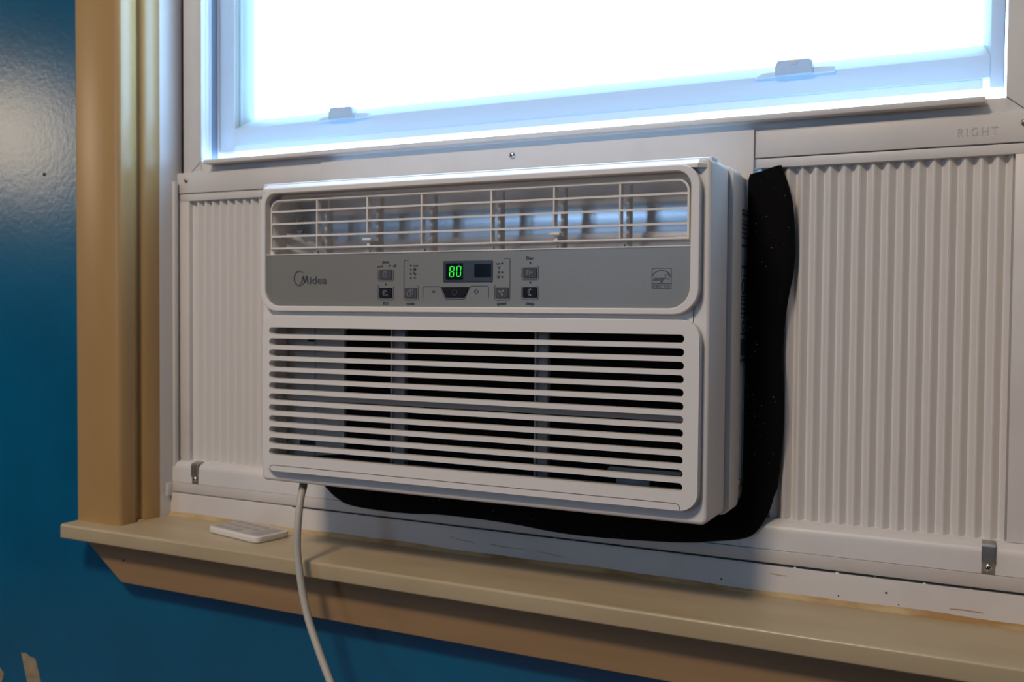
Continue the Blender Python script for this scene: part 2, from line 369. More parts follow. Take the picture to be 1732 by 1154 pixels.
box('leak_filler', -0.2407, 0.7207, 0.1350, 0.200, -0.0498, 0.0035, 'sill', sill)  # unseen filler added behind the rails against leaking daylight
box('end_block', -0.2409, -0.2385, 0.102, 0.1122, -0.0560, -0.0400, 'jamb', sill, 0.0004)
box('corner_stain', -0.2475, -0.2395, 0.0600, 0.0680, -0.0801, -0.0785, 'caulk', stool, 0.0006)

# ------------------------------------------------------------------ window_1: jambs, frame, sash, glass
win = empty('window_1', (0, 0, 0)); tag(win, 'white window with raised lower sash above the air conditioner', kind='structure')
# left / right jamb liners
for sgn in (1, -1):
    def mx(x): return x if sgn == 1 else 2*CX-x
    def bx(nm, x0, x1, *a):
        x0, x1 = sorted((mx(x0), mx(x1))); return box(nm, x0, x1, *a)
    bx('jamb', -0.2840, -0.2407, 0.0935, 0.200, -0.0500, 1.10, 'jamb', win, 0.0006)
    bx('jamb_foot', -0.2840, -0.2407, 0.0936, 0.1099, -0.0799, -0.0501, 'jamb', win)
    bx('jamb_bead', -0.2410, -0.2365, 0.1130, 0.1195, -0.0400, 0.3340, 'jamb', win, 0.0012)
    bx('gap_dark', -0.2408, -0.2335, 0.1290, 0.1330, 0.3380, 1.10, 'gapblack', win)  # black strip put in where only a dark gap shows
    bx('frame_stile', -0.2333, -0.2040, 0.1250, 0.1330, 0.3400, 1.08, 'frame', win, 0.0006)
    # track walls and grooves behind the frame face
    bx('track_wall', -0.2330, -0.2040, 0.1330, 0.1385, 0.3400, 1.08, 'jamb', win)
    bx('track_groove', -0.2330, -0.2056, 0.1385, 0.1400, 0.3400, 1.08, 'gapblack', win)
    bx('track_wall', -0.2330, -0.2050, 0.1400, 0.1440, 0.3400, 1.08, 'jamb', win)
    bx('track_channel', -0.2330, -0.2048, 0.1440, 0.1540, 0.3400, 1.08, 'track', win)
    bx('track_wall', -0.2330, -0.2040, 0.1540, 0.200, 0.3400, 1.08, 'jamb', win)
box('frame_head', -0.2407, 0.7207, 0.1250, 0.200, 1.04, 1.10, 'frame', win, 0.0006)
# bottom frame bar with mitred corners: back strip in the lip's shadow, lip
box('frame_bar', -0.2333, 0.7133, 0.1260, 0.1345, 0.3400, 0.3575, 'frame', win, 0.0005)
box('lift_lip', -0.1870, 0.6690, 0.1105, 0.1345, 0.3520, 0.3572, 'frame', win, 0.0012)
strokes('mitre_seam', [[(-0.2040, 0.3580), (-0.2265, 0.3400)], [(0.6840, 0.3580), (0.7065, 0.3400)]], 0.1247, 'line', win, 0.0006)
screw_parts('screw', -0.2258, 0.3354, 0.1219, 0.0028, win, head='steel')
screw_parts('screw', 0.6985, 0.3352, 0.1219, 0.0032, win, head='steel')
# lower sash
SY = 0.157
SX0, SX1, GX0, GX1 = -0.2035, 0.6815, -0.1670, 0.6640
RB, RS, RT, GB = 0.3725, 0.3822, 0.4012, 0.4150
box('stile', SX0, -0.1800, SY, 0.190, RB, 1.04, 'sash', win, 0.0012)
box('stile', 0.6705, SX1, SY, 0.190, RB, 1.04, 'sash', win, 0.0012)
prism('bottom_rail', [(SY, RS), (SY, RT), (0.190, RT), (0.190, RS-.002), (SY+.004, RS-.002)], 'X', -0.1800, 0.6705, 'sash', win)
prism('weather_strip', [(SY-.001, RB), (SY+.002, RS-.0012), (SY+.0045, RS-.0012), (SY+.0045, RB)], 'X', -0.1985, 0.6650, 'strip', win)
box('top_rail', -0.1800, 0.6705, SY, 0.190, 1.0, 1.04, 'sash', win, 0.0012)
prism('glazing_bead', [(SY+.001, RT), (SY+.002, RT+.001), (0.177, GB), (0.182, GB), (0.182, RT)], 'X', -0.1800, 0.6705, 'bead', win)
prism('glazing_bead', [(-0.1800, SY+.001), (-0.1790, SY+.002), (-0.1745, 0.164), (-0.1745, 0.166), (-0.1720, 0.168), (GX0, 0.178), (GX0, 0.182), (-0.1800, 0.182)], 'Z', RT, 1.0, 'bead', win)
prism('glazing_bead', [(0.6705, SY+.001), (0.6698, SY+.002), (GX1, 0.178), (GX1, 0.182), (0.6705, 0.182)], 'Z', RT, 1.0, 'bead', win)
strokes('bead_seam', [[(-0.1757, RT), (-0.1757, 1.0)]], 0.1618, 'track', win, 0.0009)
box('glass_pane', -0.1780, 0.6700, 0.1785, 0.1815, RB+.03, 1.02, 'glass', win)
def latch(x, mirror=1):
    t = plate('sash_latch', [[(x-.0175, .3995), (x-.0172, .4085), (x-.0150, .4135), (x+.0135, .4130), (x+.0165, .4110), (x+.0172, .4070), (x+.0174, .3995)]], 0.150, 0.160, 'latch', win, 0.0008)
    plate('latch_wing', [[(x-.0365, .3995), (x-.0300, .4035), (x-.0175, .4040), (x-.0175, .3995)]], 0.153, 0.159, 'strip', t, 0.0004)
    plate('latch_wing', [[(x+.0174, .3995), (x+.0174, .4055), (x+.0365, .4040), (x+.0365, .3995)]], 0.153, 0.159, 'strip', t, 0.0004)
    plate('latch_notch', [rr(x-.004, x+.004, .4085, .4125, .0012, 3)], 0.1488, 0.1505, 'sash', t, 0.0003)
latch(0.5055); latch(-0.0125)

# ------------------------------------------------------------------ mounting kit: bars, accordion panels
def pleats(x0, x1, z0, z1, pitch, yf, amp, phase):
    """folded plastic sheet: narrow front ridge, slopes, back fold"""
    P = []; x = x0-phase*pitch
    while x < x1+pitch:
        P += [(x, yf), (x+.10*pitch, yf-.0003), (x+.20*pitch, yf+.0004), (x+.46*pitch, yf+amp*.72), (x+.56*pitch, yf+amp), (x+.68*pitch, yf+amp*.9), (x+.90*pitch, yf+amp*.22)]; x += pitch
    P = [(x0, yf+amp*.5)]+[p for p in P if x0+.0008 <= p[0] <= x1-.0008]+[(x1, yf+amp*.5)]
    t = 0.0008
    bm = bmesh.new()
    F = [(bm.verts.new((x, y, z0)), bm.verts.new((x, y, z1))) for x, y in P]; B = [(bm.verts.new((x, y+t, z0)), bm.verts.new((x, y+t, z1))) for x, y in P]
    for i in range(len(P)-1):
        bm.faces.new((F[i][0], F[i+1][0], F[i+1][1], F[i][1])); bm.faces.new((B[i][0], B[i][1], B[i+1][1], B[i+1][0]))
        bm.faces.new((F[i][0], B[i][0], B[i+1][0], F[i+1][0])); bm.faces.new((F[i][1], F[i+1][1], B[i+1][1], B[i][1]))
    for i in (0, -1): bm.faces.new((F[i][0], F[i][1], B[i][1], B[i][0]))
    return from_bm(bm)
def side_panel(name, xo, xi, s, label, sw=0.019):
    """xo outer frame edge, xi edge by the air conditioner, s=+1 when the outer edge is on the left"""
    t = empty(name, (0, 0, 0)); tag(t, label, 'side panel', 'accordion side panels of the air conditioner')
    a, b = sorted((xo, xi)); st = sorted((xo, xo+s*sw))
    box('top_bar', a, b, 0.1220, 0.1345, 0.3196, 0.3449, 'frame', t, 0.0007)
    box('top_lip', a, b, 0.1232, 0.1345, 0.3100, 0.3187, 'frame', t, 0.0007)
    box('bar_groove', a, b, 0.1246, 0.1340, 0.3180, 0.3200, 'rib', t)
    box('side_stile', st[0], st[1], 0.1232, 0.1345, -0.0128, 0.3100, 'frame', t, 0.0008)
    prism('bottom_rail', [(0.1345, -0.0120), (0.1235, -0.0130), (0.1160, -0.0155), (0.1135, -0.0185), (0.1128, -0.0225), (0.1125, -0.0388), (0.1345, -0.0388)], 'X', a, b, 'frame', t)
    c0, c1 = sorted((xo+s*sw, xi))
    obj('pleated_sheet', pleats(c0, c1, -0.0130, 0.3110, 0.01225, 0.1262, 0.0058, 0.15), 'pleat', t, 20)
    return t
pl = side_panel('accordion_side_panel', -0.2413, -0.0045, 1, 'white pleated accordion panel filling the gap left of the air conditioner')
pr = side_panel('accordion_side_panel', 0.7213, 0.4714, -1, 'wide white pleated accordion panel right of the foam strip, bar stamped RIGHT', 0.0295)
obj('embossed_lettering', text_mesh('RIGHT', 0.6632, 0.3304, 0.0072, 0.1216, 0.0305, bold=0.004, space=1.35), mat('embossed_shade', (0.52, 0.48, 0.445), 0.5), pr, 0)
# centre mounting rail over the unit
mr = empty('mounting_rail', (0.23, 0.12, 0.30)); tag(mr, 'white top mounting rail with one screw directly above the air conditioner', 'mounting rail')
o = plate('rail', [[(-0.0170, 0.2990), (0.4772, 0.2990), (0.4772, 0.3452), (-0.0170, 0.3452)]], 0.1190, 0.1218, 'frame', mr, 0.0005); o.location = (-.23, -.12, -.30)
o = screw_parts('screw', -0.0014, 0.0372, -0.0012, 0.0036, mr)

# angle brackets that hold the panels down
def bracket(x, label):
    t = empty('angle_bracket', (x, 0.1104, -0.039)); tag(t, label, 'bracket', 'zinc angle brackets on the bottom rails')
    pts = [(0.0110, 0.0270), (0.0016, 0.0254), (0.0, 0.0236), (-0.0002, 0.0105), (0.0016, 0.0080), (0.0018, 0.0), (0.0027, 0.0), (0.0026, 0.0084), (0.0010, 0.0108), (0.0012, 0.0230), (0.0022, 0.0243), (0.0110, 0.0258)]
    prism('strap', pts, 'X', -0.0052, 0.0052, 'steel', t)
    screw_parts('screw', 0, 0.0058, 0.0012, 0.0032, t)
    return t
box('leak_strip', 0.4708, 0.4800, 0.1345, 0.150, -0.0100, 0.3390, 'pleat', pr)  # unseen strip added to block daylight leaking past the cabinet
bracket(0.6787, 'zinc angle bracket screwed below the right accordion panel')
bracket(-0.2022, 'small zinc angle bracket screwed below the left accordion panel')

# ================================================================== the air conditioner
AC = empty('window_air_conditioner', (0, 0, 0), 0.0101)
tag(AC, 'white window air conditioner with green 80 display and slatted grille', 'air conditioner')
W, H = 0.470, 0.3055
# steel cabinet with side label
cab = box('cabinet', 0.0005, 0.4715, 0.0905, 0.42, 0.006, 0.3010, 'cabinet', AC, 0.0015)
# front housing shell and its rear flange
plate('front_housing', [rr(0, W, 0, H, 0.006), rr(0.015, 0.455, 0.0165, 0.2945, 0.010)], 0.0, 0.057, 'ac', AC, 0.0030)
plate('rear_flange', [rr(-0.0035, 0.4742, -0.0012, 0.3050, 0.008), rr(0.018, 0.452, 0.018, 0.285, 0.004)], 0.0572, 0.0900, 'ac', AC, 0.0006)
# ---- upper bezel
BF = -0.0085
plate('upper_bezel', [rr(0.0058, 0.4628, 0.1750, 0.2990, (0.020, 0.022, 0.018, 0.015)), rr(0.0118, 0.4552, 0.1803, 0.2938, (0.016, 0.018, 0.013, 0.012))], BF, 0.006, 'ac', AC, 0.0009)
def loft(name, sections, material, parent):
    bm = bmesh.new(); R = [[bm.verts.new(p) for p in sec_] for sec_ in sections]; n = len(R[0])
    for a, b in zip(R, R[1:]):
        for j in range(n): bm.faces.new((a[j], a[(j+1) % n], b[(j+1) % n], b[j]))
    bm.faces.new(R[0]); bm.faces.new(R[-1])
    return obj(name, from_bm(bm), material, parent, 25)
cprof = [(0.020, 0.3054), (0.0035, 0.3054), (0.0022, 0.3050), (-0.0058, 0.2996), (-0.0064, 0.2985), (-0.0064, 0.2962), (0.020, 0.2962)]
loft('top_chamfer', [[(x, max(y, q), z) for y, z in cprof] for x, q in ((0.0010, 0.0030), (0.0080, -0.0064), (0.4600, -0.0064), (0.4692, 0.0030))], 'ac', AC)
plate('cross_member', [[(0.0140, 0.1640), (0.4560, 0.1640), (0.4560, 0.1820), (0.0140, 0.1820)]], -0.0010, 0.010, 'ac', AC)
# ---- control panel and its print
CP = -0.0055
cp = plate('control_panel', [rr(0.0108, 0.4562, 0.1795, 0.2318, (0.015, 0.018, 0, 0))], CP, 0.006, 'silver', AC)
box('panel_edge', 0.0112, 0.4558, CP-.0006, 0.004, 0.2316, 0.2326, 'ac', cp)
Y1, Y2 = CP-0.0003, CP-0.0006
# maker's logo
a = arc(0.0533, 0.2081, 0.0067, 0.0072, 38, 325, 30)
wds = [0.0003+0.0010*math.sin(math.pi*i/30)**.7 for i in range(31)]
strokes('logo_mark', [dict(p=a, w=wds), dict(p=[(0.0533, 0.2024), (0.0551, 0.2033), (0.0564, 0.2052), (0.0583, 0.2103)], w=[.0003, .0008, .0013, .0017]),
    dict(p=[(0.0583, 0.2103), (0.0597, 0.2036)], w=.0016), dict(p=[(0.0597, 0.2036), (0.0626, 0.2103)], w=.0014), dict(p=[(0.0623, 0.2103), (0.0639, 0.2027)], w=.0017)], Y1, 'logo', cp)
text('lettering', 'idea', 0.0766, 0.2065, 0.0077, Y1, 'logo', cp, 0.0208, bold=0.012)
# captions
for s, x, z, h, wd in (('timer', 0.1560, 0.2231, 0.0030, 0.0078), ('on', 0.1484, 0.2191, 0.0024, 0.0034), ('off', 0.1662, 0.2194, 0.0026, 0.0038), ('ECO', 0.1562, 0.1836, 0.0030, 0.0058), ('mode', 0.1841, 0.1834, 0.0028, 0.0086),
        ('auto', 0.1900, 0.2193, 0.0020, 0.0056), ('auto', 0.2768, 0.2199, 0.0018, 0.0044), ('speed', 0.2805, 0.1840, 0.0030, 0.0094), ('filter', 0.3085, 0.2243, 0.0031, 0.0078), ('sleep', 0.3088, 0.1841, 0.0031, 0.0086)):
    text('lettering', s, x, z, h, Y1, 'ink', cp, wd, bold=0.014)
for x, z in ((.1520, .2191), (.1605, .2194), (.1561, .2016), (.1843, .2193), (.1843, .2154), (.1843, .2115), (.1843, .2074), (.2809, .2199), (.2809, .2118), (.2809, .2077), (.3089, .2200), (.3090, .2026)):
    plate('indicator_dot', [circle(x, z, 0.0009, 10)], CP-.0003, CP+.0005, 'ink', cp)
plate('indicator_dot', [circle(0.2809, 0.2159, 0.0008, 10)], CP-.0003, CP+.0005, 'greendim', cp)
# grey outlines around the keys
def chain(*p): return list(p)
strokes('key_outline', [
    chain((.1475, .2150), (.1475, .2062), (.1485, .2049), (.1638, .2049), (.1650, .2062), (.1650, .2150)),
    chain((.1492, .2004), (.1478, .2000), (.1475, .1988), (.1475, .1880), (.1485, .1868), (.1640, .1868), (.1650, .1880), (.1650, .2000)),
    chain((.1822, .2243), (.1778, .2243), (.1767, .2232), (.1767, .1880), (.1777, .1868), (.1918, .1868), (.1928, .1880), (.1928, .1995), (.1915, .2005)),
    chain((.1977, .1893), (.1977, .1986), (.1984, .1993), (.2155, .1993), (.2172, .1982), (.2212, .1888), (.2228, .1876), (.2414, .1876), (.2432, .1888), (.2476, .1984), (.2494, .1996), (.2664, .1996), (.2671, .1988), (.2671, .1893)),
    chain((.2826, .2244), (.2878, .2244), (.2888, .2232), (.2888, .1882), (.2877, .1869), (.2746, .1869), (.2734, .1882), (.2734, .1990), (.2746, .2002)),
    chain((.3007, .2160), (.3007, .2062), (.3018, .2050), (.3158, .2050), (.3168, .2062), (.3168, .2166), (.3155, .2177)),
    chain((.3007, .1985), (.3007, .1884), (.3018, .1873), (.3158, .1873), (.3168, .1884), (.3168, .1988), (.3155, .2000))], Y1, 'line', cp, 0.00055)
strokes('key_sign', [dict(p=[(.2078, .1949), (.2108, .1949), (.2108, .1938), (.2078, .1938)], c=True)], Y1, 'ink', cp, 0.0005)
strokes('key_sign', [dict(p=[(x+.2547, z+.1944) for x, z in ((-.0007, .0021), (.0007, .0021), (.0007, .0007), (.0021, .0007), (.0021, -.0007), (.0007, -.0007), (.0007, -.0021), (-.0007, -.0021), (-.0007, -.0007), (-.0021, -.0007), (-.0021, .0007), (-.0007, .0007))], c=True)], Y1, 'ink', cp, 0.0005)
# small mode and speed symbols
def spokes(cx, cz, r, n, a0=90): return [[(cx, cz), (cx+r*math.cos(math.radians(a0+360*i/n)), cz+r*math.sin(math.radians(a0+360*i/n)))] for i in range(n)]
strokes('printed_symbol', [[(.1878, .2143), (.1878, .2166)], [(.1887, .2143), (.1887, .2166)], [(.1896, .2143), (.1896, .2166)], [(.1873, .2150), (.1901, .2150)], [(.1873, .2159), (.1901, .2159)]], Y1, 'ink', cp, 0.0005)
strokes('printed_symbol', [arc(.1880, .2121, .0008, .0010, 0, 360, 8), arc(.1893, .2108, .0007, .0009, 0, 360, 8)], Y1, 'ink', cp, 0.0005)
for sy in (spokes(.1886, .2076, .0016, 3, 30), spokes(.2777, .2162, .0017, 3, 30), spokes(.2775, .2118, .0018, 4, 45), spokes(.2773, .2077, .0019, 5, 90)):
    strokes('printed_symbol', sy, Y1, 'ink', cp, 0.0005)
# keys
for x0, x1, z0, z1, mm in ((.1491, .1636, .2066, .2158, 'btn'), (.1491, .1636, .1888, .1982, 'btndark'), (.1780, .1914, .1888, .1982, 'btn'), (.2746, .2877, .1888, .1982, 'btn'), (.3020, .3156, .2068, .2160, 'btn'), (.3020, .3157, .1892, .1984, 'btndark')):
    plate('button', [rr(x0, x1, z0, z1, 0.0009, 3)], CP-.0012, CP+.0005, mm, cp, 0.0003)
plate('power_button', [[(.2180, .1987), (.2472, .1988), (.2428, .1903), (.2416, .1893), (.2230, .1893), (.2220, .1903)]], CP-.0012, CP+.0005, 'btndark', cp, 0.0003)
YI = CP-0.0015
strokes('button_icon', [arc(.1562, .2110, .0021, .0026, 100, 440, 20), [(.1552, .2139), (.1572, .2139)], [(.1562, .2122), (.1562, .2110), (.1573, .2110)]], YI, 'icon', cp, 0.00055)
strokes('button_icon', [arc(.1558, .1935, .0022, .0027, 20, 250, 16), arc(.1556, .1938, .0010, .0012, 0, 330, 12), [(.1543, .1913), (.1560, .1908), (.1584, .1908), (.1592, .1914), (.1586, .1921), (.1572, .1920)]], YI, 'icon', cp, 0.00055)
strokes('button_icon', [dict(p=rr(.1812, .1850, .1903, .1943, .0006, 2), c=True), [(.1828, .1950), (.1832, .1965), (.1870, .1967), (.1876, .1930), (.1858, .1922)], [(.1832, .1953), (.1862, .1953)]], YI, 'icon', cp, 0.00055)
fan = []
for k in range(3):
    a = math.radians(90+120*k+60); c, s = math.cos(a), math.sin(a)
    fan.append(dict(p=[(.2811+.0003*c, .1938+.0003*s), (.2811+.0018*c-.0004*s, .1938+.0018*s+.0004*c), (.2811+.0031*c-.0007*s, .1938+.0031*s+.0007*c)], w=[.0007, .0021, .0012]))
strokes('button_icon', fan, YI, 'icon', cp, 0.0006)
strokes('button_icon', [[(.3056, .2098+k*.0011), (.3076, .2098+k*.0011)] for k in range(4)]+[[(.3088, .2086), (.3088, .2141)], [(.3096, .2114), (.3113, .2114)], dict(p=[(.3108, .2125), (.3118, .2114), (.3108, .2103)], w=.0006)], YI, 'icon', cp, 0.0006)
strokes('button_icon', [arc(.3098, .1938, .0023, .0029, 75, 295, 16), arc(.3106, .1938, .0017, .0024, 85, 275, 14)], YI, 'icon', cp, 0.0006)
strokes('button_icon', [arc(.2326, .1939, .0024, .0026, 120, 420, 18), [(.2326, .1950), (.2326, .1970)]], YI, 'line', cp, 0.0005)
# display
plate('display_window', [rr(.2198, .2713, .2035, .2228, .0009, 3)], CP-.0010, CP+.0005, 'disp', cp, 0.0003)
plate('display_screen', [rr(.2230, .2410, .2055, .2205, .0004, 2)], CP-.0013, CP, 'black', cp)
plate('sensor_window', [rr(.2530, .2702, .2076, .2196, .0004, 2)], CP-.0013, CP, 'black', cp)
def digit(cx, cz, w_, h_, segs):
    t = .0010; q = h_/4; sh = .06
    def sl(p): return [(x+(z-cz)*sh, z) for x, z in p]
    x0, x1 = cx-w_/2, cx+w_/2
    D = dict(a=[(x0+t, cz+2*q), (x1-t, cz+2*q)], b=[(x1, cz+2*q-.0004), (x1, cz+.0005)], c=[(x1, cz-.0005), (x1, cz-2*q+.0004)], d=[(x0+t, cz-2*q), (x1-t, cz-2*q)], e=[(x0, cz-.0005), (x0, cz-2*q+.0004)], f=[(x0, cz+2*q-.0004), (x0, cz+.0005)], g=[(x0+t, cz), (x1-t, cz)])
    tag(strokes('digit', [dict(p=sl(D[s]), w=.0008) for s in segs], CP-.0015, 'green', cp), 'glowing green seven-segment digit')
digit(.2295, .2130, .0041, .0096, 'abcdefg'); digit(.2368, .2132, .0041, .0096, 'abcdef')
# efficiency mark
e0, e1, f0, f1, fm = .4219, .4385, .1969, .2139, .2010
star = []
for i in range(10):
    r = .0034 if i % 2 == 0 else .0014; an = math.radians(90-12+36*i); star.append((.4352+r*math.cos(an), .2068+r*math.sin(an)))
ef = strokes('efficiency_mark', [dict(p=[(e0, f0), (e1, f0), (e1, f1), (e0, f1)], c=True), [(e0, fm), (e1, fm)], arc(.4300, .2042, .0088, .0078, 20, 160, 18), dict(p=star, c=True, w=.0005)], Y1, 'line', cp, 0.00055)
text('lettering', 'energy', .4278, .2053, .0040, Y1, 'line', cp, .0098, shear=0.35, bold=0.01)
text('lettering', 'ENERGY STAR', .4302, .1989, .0025, Y1, 'line', cp, .0148, bold=0.0)
# ---- air outlet: duct, fins, louver
def sheet(name, x0, x1, prof, material, parent):
    bm = bmesh.new(); P = prof
    A = [bm.verts.new((x0, y, z)) for y, z in P]; B = [bm.verts.new((x1, y, z)) for y, z in P]
    for i in range(len(P)-1): bm.faces.new((A[i], B[i], B[i+1], A[i+1]))
    me = bpy.data.meshes.new(name); bm.to_mesh(me); bm.free()
    for p in me.polygons:
        if p.normal.y > 0: p.flip()
    return obj(name, me, material, parent, 60)
outlet = box('outlet_floor', 0.0118, 0.4552, 0.0, 0.052, 0.2296, 0.2322, 'ac', AC)
box('outlet_ceiling', 0.0118, 0.4552, 0.0, 0.052, 0.2938, 0.2955, 'ac', AC)
box('outlet_side', 0.0095, 0.0118, 0.0, 0.052, 0.2318, 0.2940, 'ac', AC)
box('outlet_side', 0.4552, 0.4575, 0.0, 0.052, 0.2318, 0.2940, 'ac', AC)
prism('duct_back', [(0.030, 0.2940), (0.042, 0.2860), (0.0475, 0.2790), (0.0490, 0.2740), (0.0493, 0.2680), (0.0492, 0.2620), (0.0488, 0.2560), (0.0482, 0.2500), (0.0472, 0.2440), (0.0450, 0.2380), (0.0400, 0.2322), (0.053, 0.2322), (0.053, 0.2940)], 'X', 0.0118, 0.4552, 'duct', AC, 60)
for i, x in enumerate((.0700, .1320, .1942, .2672, .3309, .3931)):
    fin = box('deflector_fin', -0.0009, 0.0009, 0.0, 0.009, 0.2335, 0.2900, 'grid', AC, 0.0004)
    fin.location = (x, 0.020, 0); fin.rotation_euler = (0, 0, 0.22)
    box('fin_spine', x-0.0028, x+0.0006, 0.0165, 0.0215, 0.2330, 0.2760, 'grid', AC, 0.0008)
    plate('pivot_slot', [rr(x-.0022, x+.0024, .2326, .2352, .0004, 2)], -0.0020, 0.001, 'rib', outlet)
    if i in (1, 4):
        tab = box('finger_tab', x-0.0050, x+0.0050, -0.0035, 0.004, 0.2440, 0.2466, 'grid', AC, 0.0009)
        box('tab_stem', x-0.0015, x+0.0015, 0.0, 0.020, 0.2380, 0.2445, 'grid', tab)
LY = -0.001
lv = plate('louver_frame', [rr(0.0126, 0.4520, 0.2380, 0.2882, (0.0006, 0.0006, 0.010, 0.010)), rr(0.0144, 0.4500, 0.2397, 0.2864, (0.0003, 0.0003, 0.0085, 0.0085))], LY, LY+0.009, 'grid', AC, 0.0004)
for z in (.2762, .2638, .2512):
    prism('louver_blade', [(LY+.0002, z-.0010), (LY+.0002, z+.0008), (LY+.009, z+.0018), (LY+.009, z+.0006)], 'X', 0.0140, 0.4505, 'grid', lv)
for i, x in enumerate((.0706, .1308, .1924, .2666, .3290, .3908)):
    box('louver_bar', x-.0008, x+.0008, LY+.0004, LY+.007, .2512 if i in (1, 4) else .2392, .2868, 'grid', lv, 0.0002)
strokes('pivot_ring', [arc(.0330, .2640, .0046, .0075, 60, 330, 16), arc(.0325, .2615, .0022, .0035, 100, 300, 10)], 0.0200, 'rib', AC, 0.0012)
prism('duct_cheek', [(0.0118, 0.020), (0.0118, 0.050), (0.0620, 0.050), (0.0400, 0.034)], 'Z', 0.2322, 0.2560, 'grid', AC)
# ---- lower grille: frame, slats
GX, GX2, R0, PZ, Z0 = 0.0170, 0.4512, 0.00345, 0.01121, 0.1552
zc = [Z0-PZ*i for i in range(12)]
def edge(z, side, up, n=6):
    """quarter arcs of one slot: from slot centre height out to its top (up) or bottom"""
    s = 1 if up else -1
    cx = GX+R0 if side == 'L' else GX2-R0
    return [(cx+(-1 if side == 'L' else 1)*R0*math.cos(math.radians(90*i/n)), z+s*R0*math.sin(math.radians(90*i/n))) for i in range(n+1)]
hole = edge(zc[0], 'L', True)+edge(zc[0], 'R', True)[::-1]+edge(zc[-1], 'R', False)+edge(zc[-1], 'L', False)[::-1]
gp = plate('grille_panel', [rr(0.0085, 0.4640, 0.0122, 0.1705, 0.016), hole], BF, 0.004, 'ac', AC, 0.0)
sm = None
for i in range(11):
    zt, zb = zc[i], zc[i+1]; zm = (zt+zb)/2
    if sm is None:
        P = edge(zt, 'L', False)+edge(zt, 'R', False)[::-1]+edge(zb, 'R', True)+edge(zb, 'L', True)[::-1]
        sm = plate_mesh([[(x, z-zm) for x, z in P]], BF, 0.001); finish(sm, 'ac', 40)
    o = bpy.data.objects.new('slat', sm); COL.objects.link(o); o.parent = gp; o.location = (0, 0, zm)
# bevelled rim round the grille panel
plate('grille_rim', [rr(0.0080, 0.4645, 0.0117, 0.1710, 0.0165), rr(0.0100, 0.4625, 0.0137, 0.1690, 0.0145)], BF+0.0006, 0.004, 'ac', gp, 0.0010)
strokes('door_seam', [[(.0181, .0135), (.0181, .0150)]+arc(.0225, .0152, .0044, .0030, 180, 90, 6)+arc(.4440, .0152, .0050, .0030, 90, 0, 6)+[(.4490, .0128)]], BF-0.0002, mat('seam_shade', (0.16, 0.14, 0.12), 0.6), gp, 0.0006)
# inside the grille
plate('inner_back', [[(.0155, .017), (.4545, .017), (.4545, .174), (.0155, .174)]], 0.045, 0.050, 'dark', AC)
plate('filter_mesh', [[(.0880, .019), (.4535, .019), (.4535, .170), (.0880, .170)]], 0.026, 0.029, 'coil', AC)
gpl = plate('side_plate', [[(.0160, .022), (.0880, .030), (.0880, .170), (.0160, .170)]], 0.022, 0.026, 'greyplate', AC)
strokes('plate_fold', [[(.0520, .025), (.0520, .170)]], 0.0216, 'line', gpl, 0.0008)
plate('plate_hole', [rr(.0330, .0520, .037, .0475, .001, 2)], 0.0212, 0.0225, 'dark', gpl)
plate('plate_hole', [rr(.0430, .0510, .1440, .1462, .0008, 2)], 0.0212, 0.0225, 'dark', gpl)
for x0, x1 in ((.1480, .1625), (.3040, .3160)):
    rb = box('filter_rib', x0, x1, 0.019, 0.0255, .020, .170, 'rib', AC, 0.001)
    box('rib_edge', x0-.0006, x0+.0012, 0.0165, 0.020, .020, .170, 'greyplate', rb, 0.0003)
box('filter_crossbar', .0160, .4535, 0.0150, 0.0215, .0835, .0905, 'greyplate', AC, 0.001)
sb = plate('sensor_bracket', [[(.372, .031), (.376, .0400), (.442, .0400), (.442, .031)]], 0.0185, 0.0215, 'rib', AC)
box('sensor_clip', .3830, .4140, 0.0180, 0.0225, .021, .0300, 'rib', sb, 0.0006)
prism('top_brace', [(.380, .172), (.446, .1625), (.4535, .1530), (.4535, .172)], 'Y', 0.0160, 0.0180, 'greyplate', AC)
# ---- cabinet side: rating label, screw
CXS = 0.4715
def side_quad(bm, y0, y1, z0, z1, x): bm.faces.new([bm.verts.new(p) for p in ((x, y0, z0), (x, y1, z0), (x, y1, z1), (x, y0, z1))])
bm = bmesh.new(); side_quad(bm, .0925, .122, .128, .272, CXS+.0003)
me = bpy.data.meshes.new('l'); bm.to_mesh(me); bm.free(); lab = obj('rating_label', me, 'sticker', cab, 0)
bm = bmesh.new()
rows = [(.2700, .0012, 0), (.2655, .0030, 1), (.2610, .0008, 0), (.2570, .0022, 1), (.2530, .0018, 1), (.2490, .0018, 1), (.2450, .0018, 1), (.2370, .0024, 1), (.2180, .0024, 1), (.2110, .0008, 0), (.1915, .0010, 0), (.1880, .0022, 1), (.1838, .0024, 1), (.1795, .0022, 1), (.1755, .0022, 1), (.1720, .0010, 0), (.1570, .0014, 0), (.1320, .0030, 1)]
for z, h, dash in rows:
    if not dash: side_quad(bm, .0935, .121, z, z+h, CXS+.0006)
    else:
        y = .0935
        while y < .119:
            l = random.uniform(.0012, .0035); side_quad(bm, y, y+l, z, z+h, CXS+.0006); y += l+random.uniform(.0006, .0016)
y = .0935
while y < .118:
    l = random.choice((.0005, .0009, .0014)); side_quad(bm, y, y+l, .1375, .1530, CXS+.0006); y += l+random.choice((.0005, .0009))
for cz, rad in ((.2010, .0078), (.1645, .0052)):
    for k in range(14):
        a, b = 2*math.pi*k/14, 2*math.pi*(k+1)/14; yc = .1085
        bm.faces.new([bm.verts.new((CXS+.0006, yc+q*math.cos(t), cz+q*math.sin(t))) for q, t in ((rad*.62, a), (rad, a), (rad, b), (rad*.62, b))])
me = bpy.data.meshes.new('l'); bm.to_mesh(me); bm.free(); obj('label_print', me, 'ink', lab, 0)
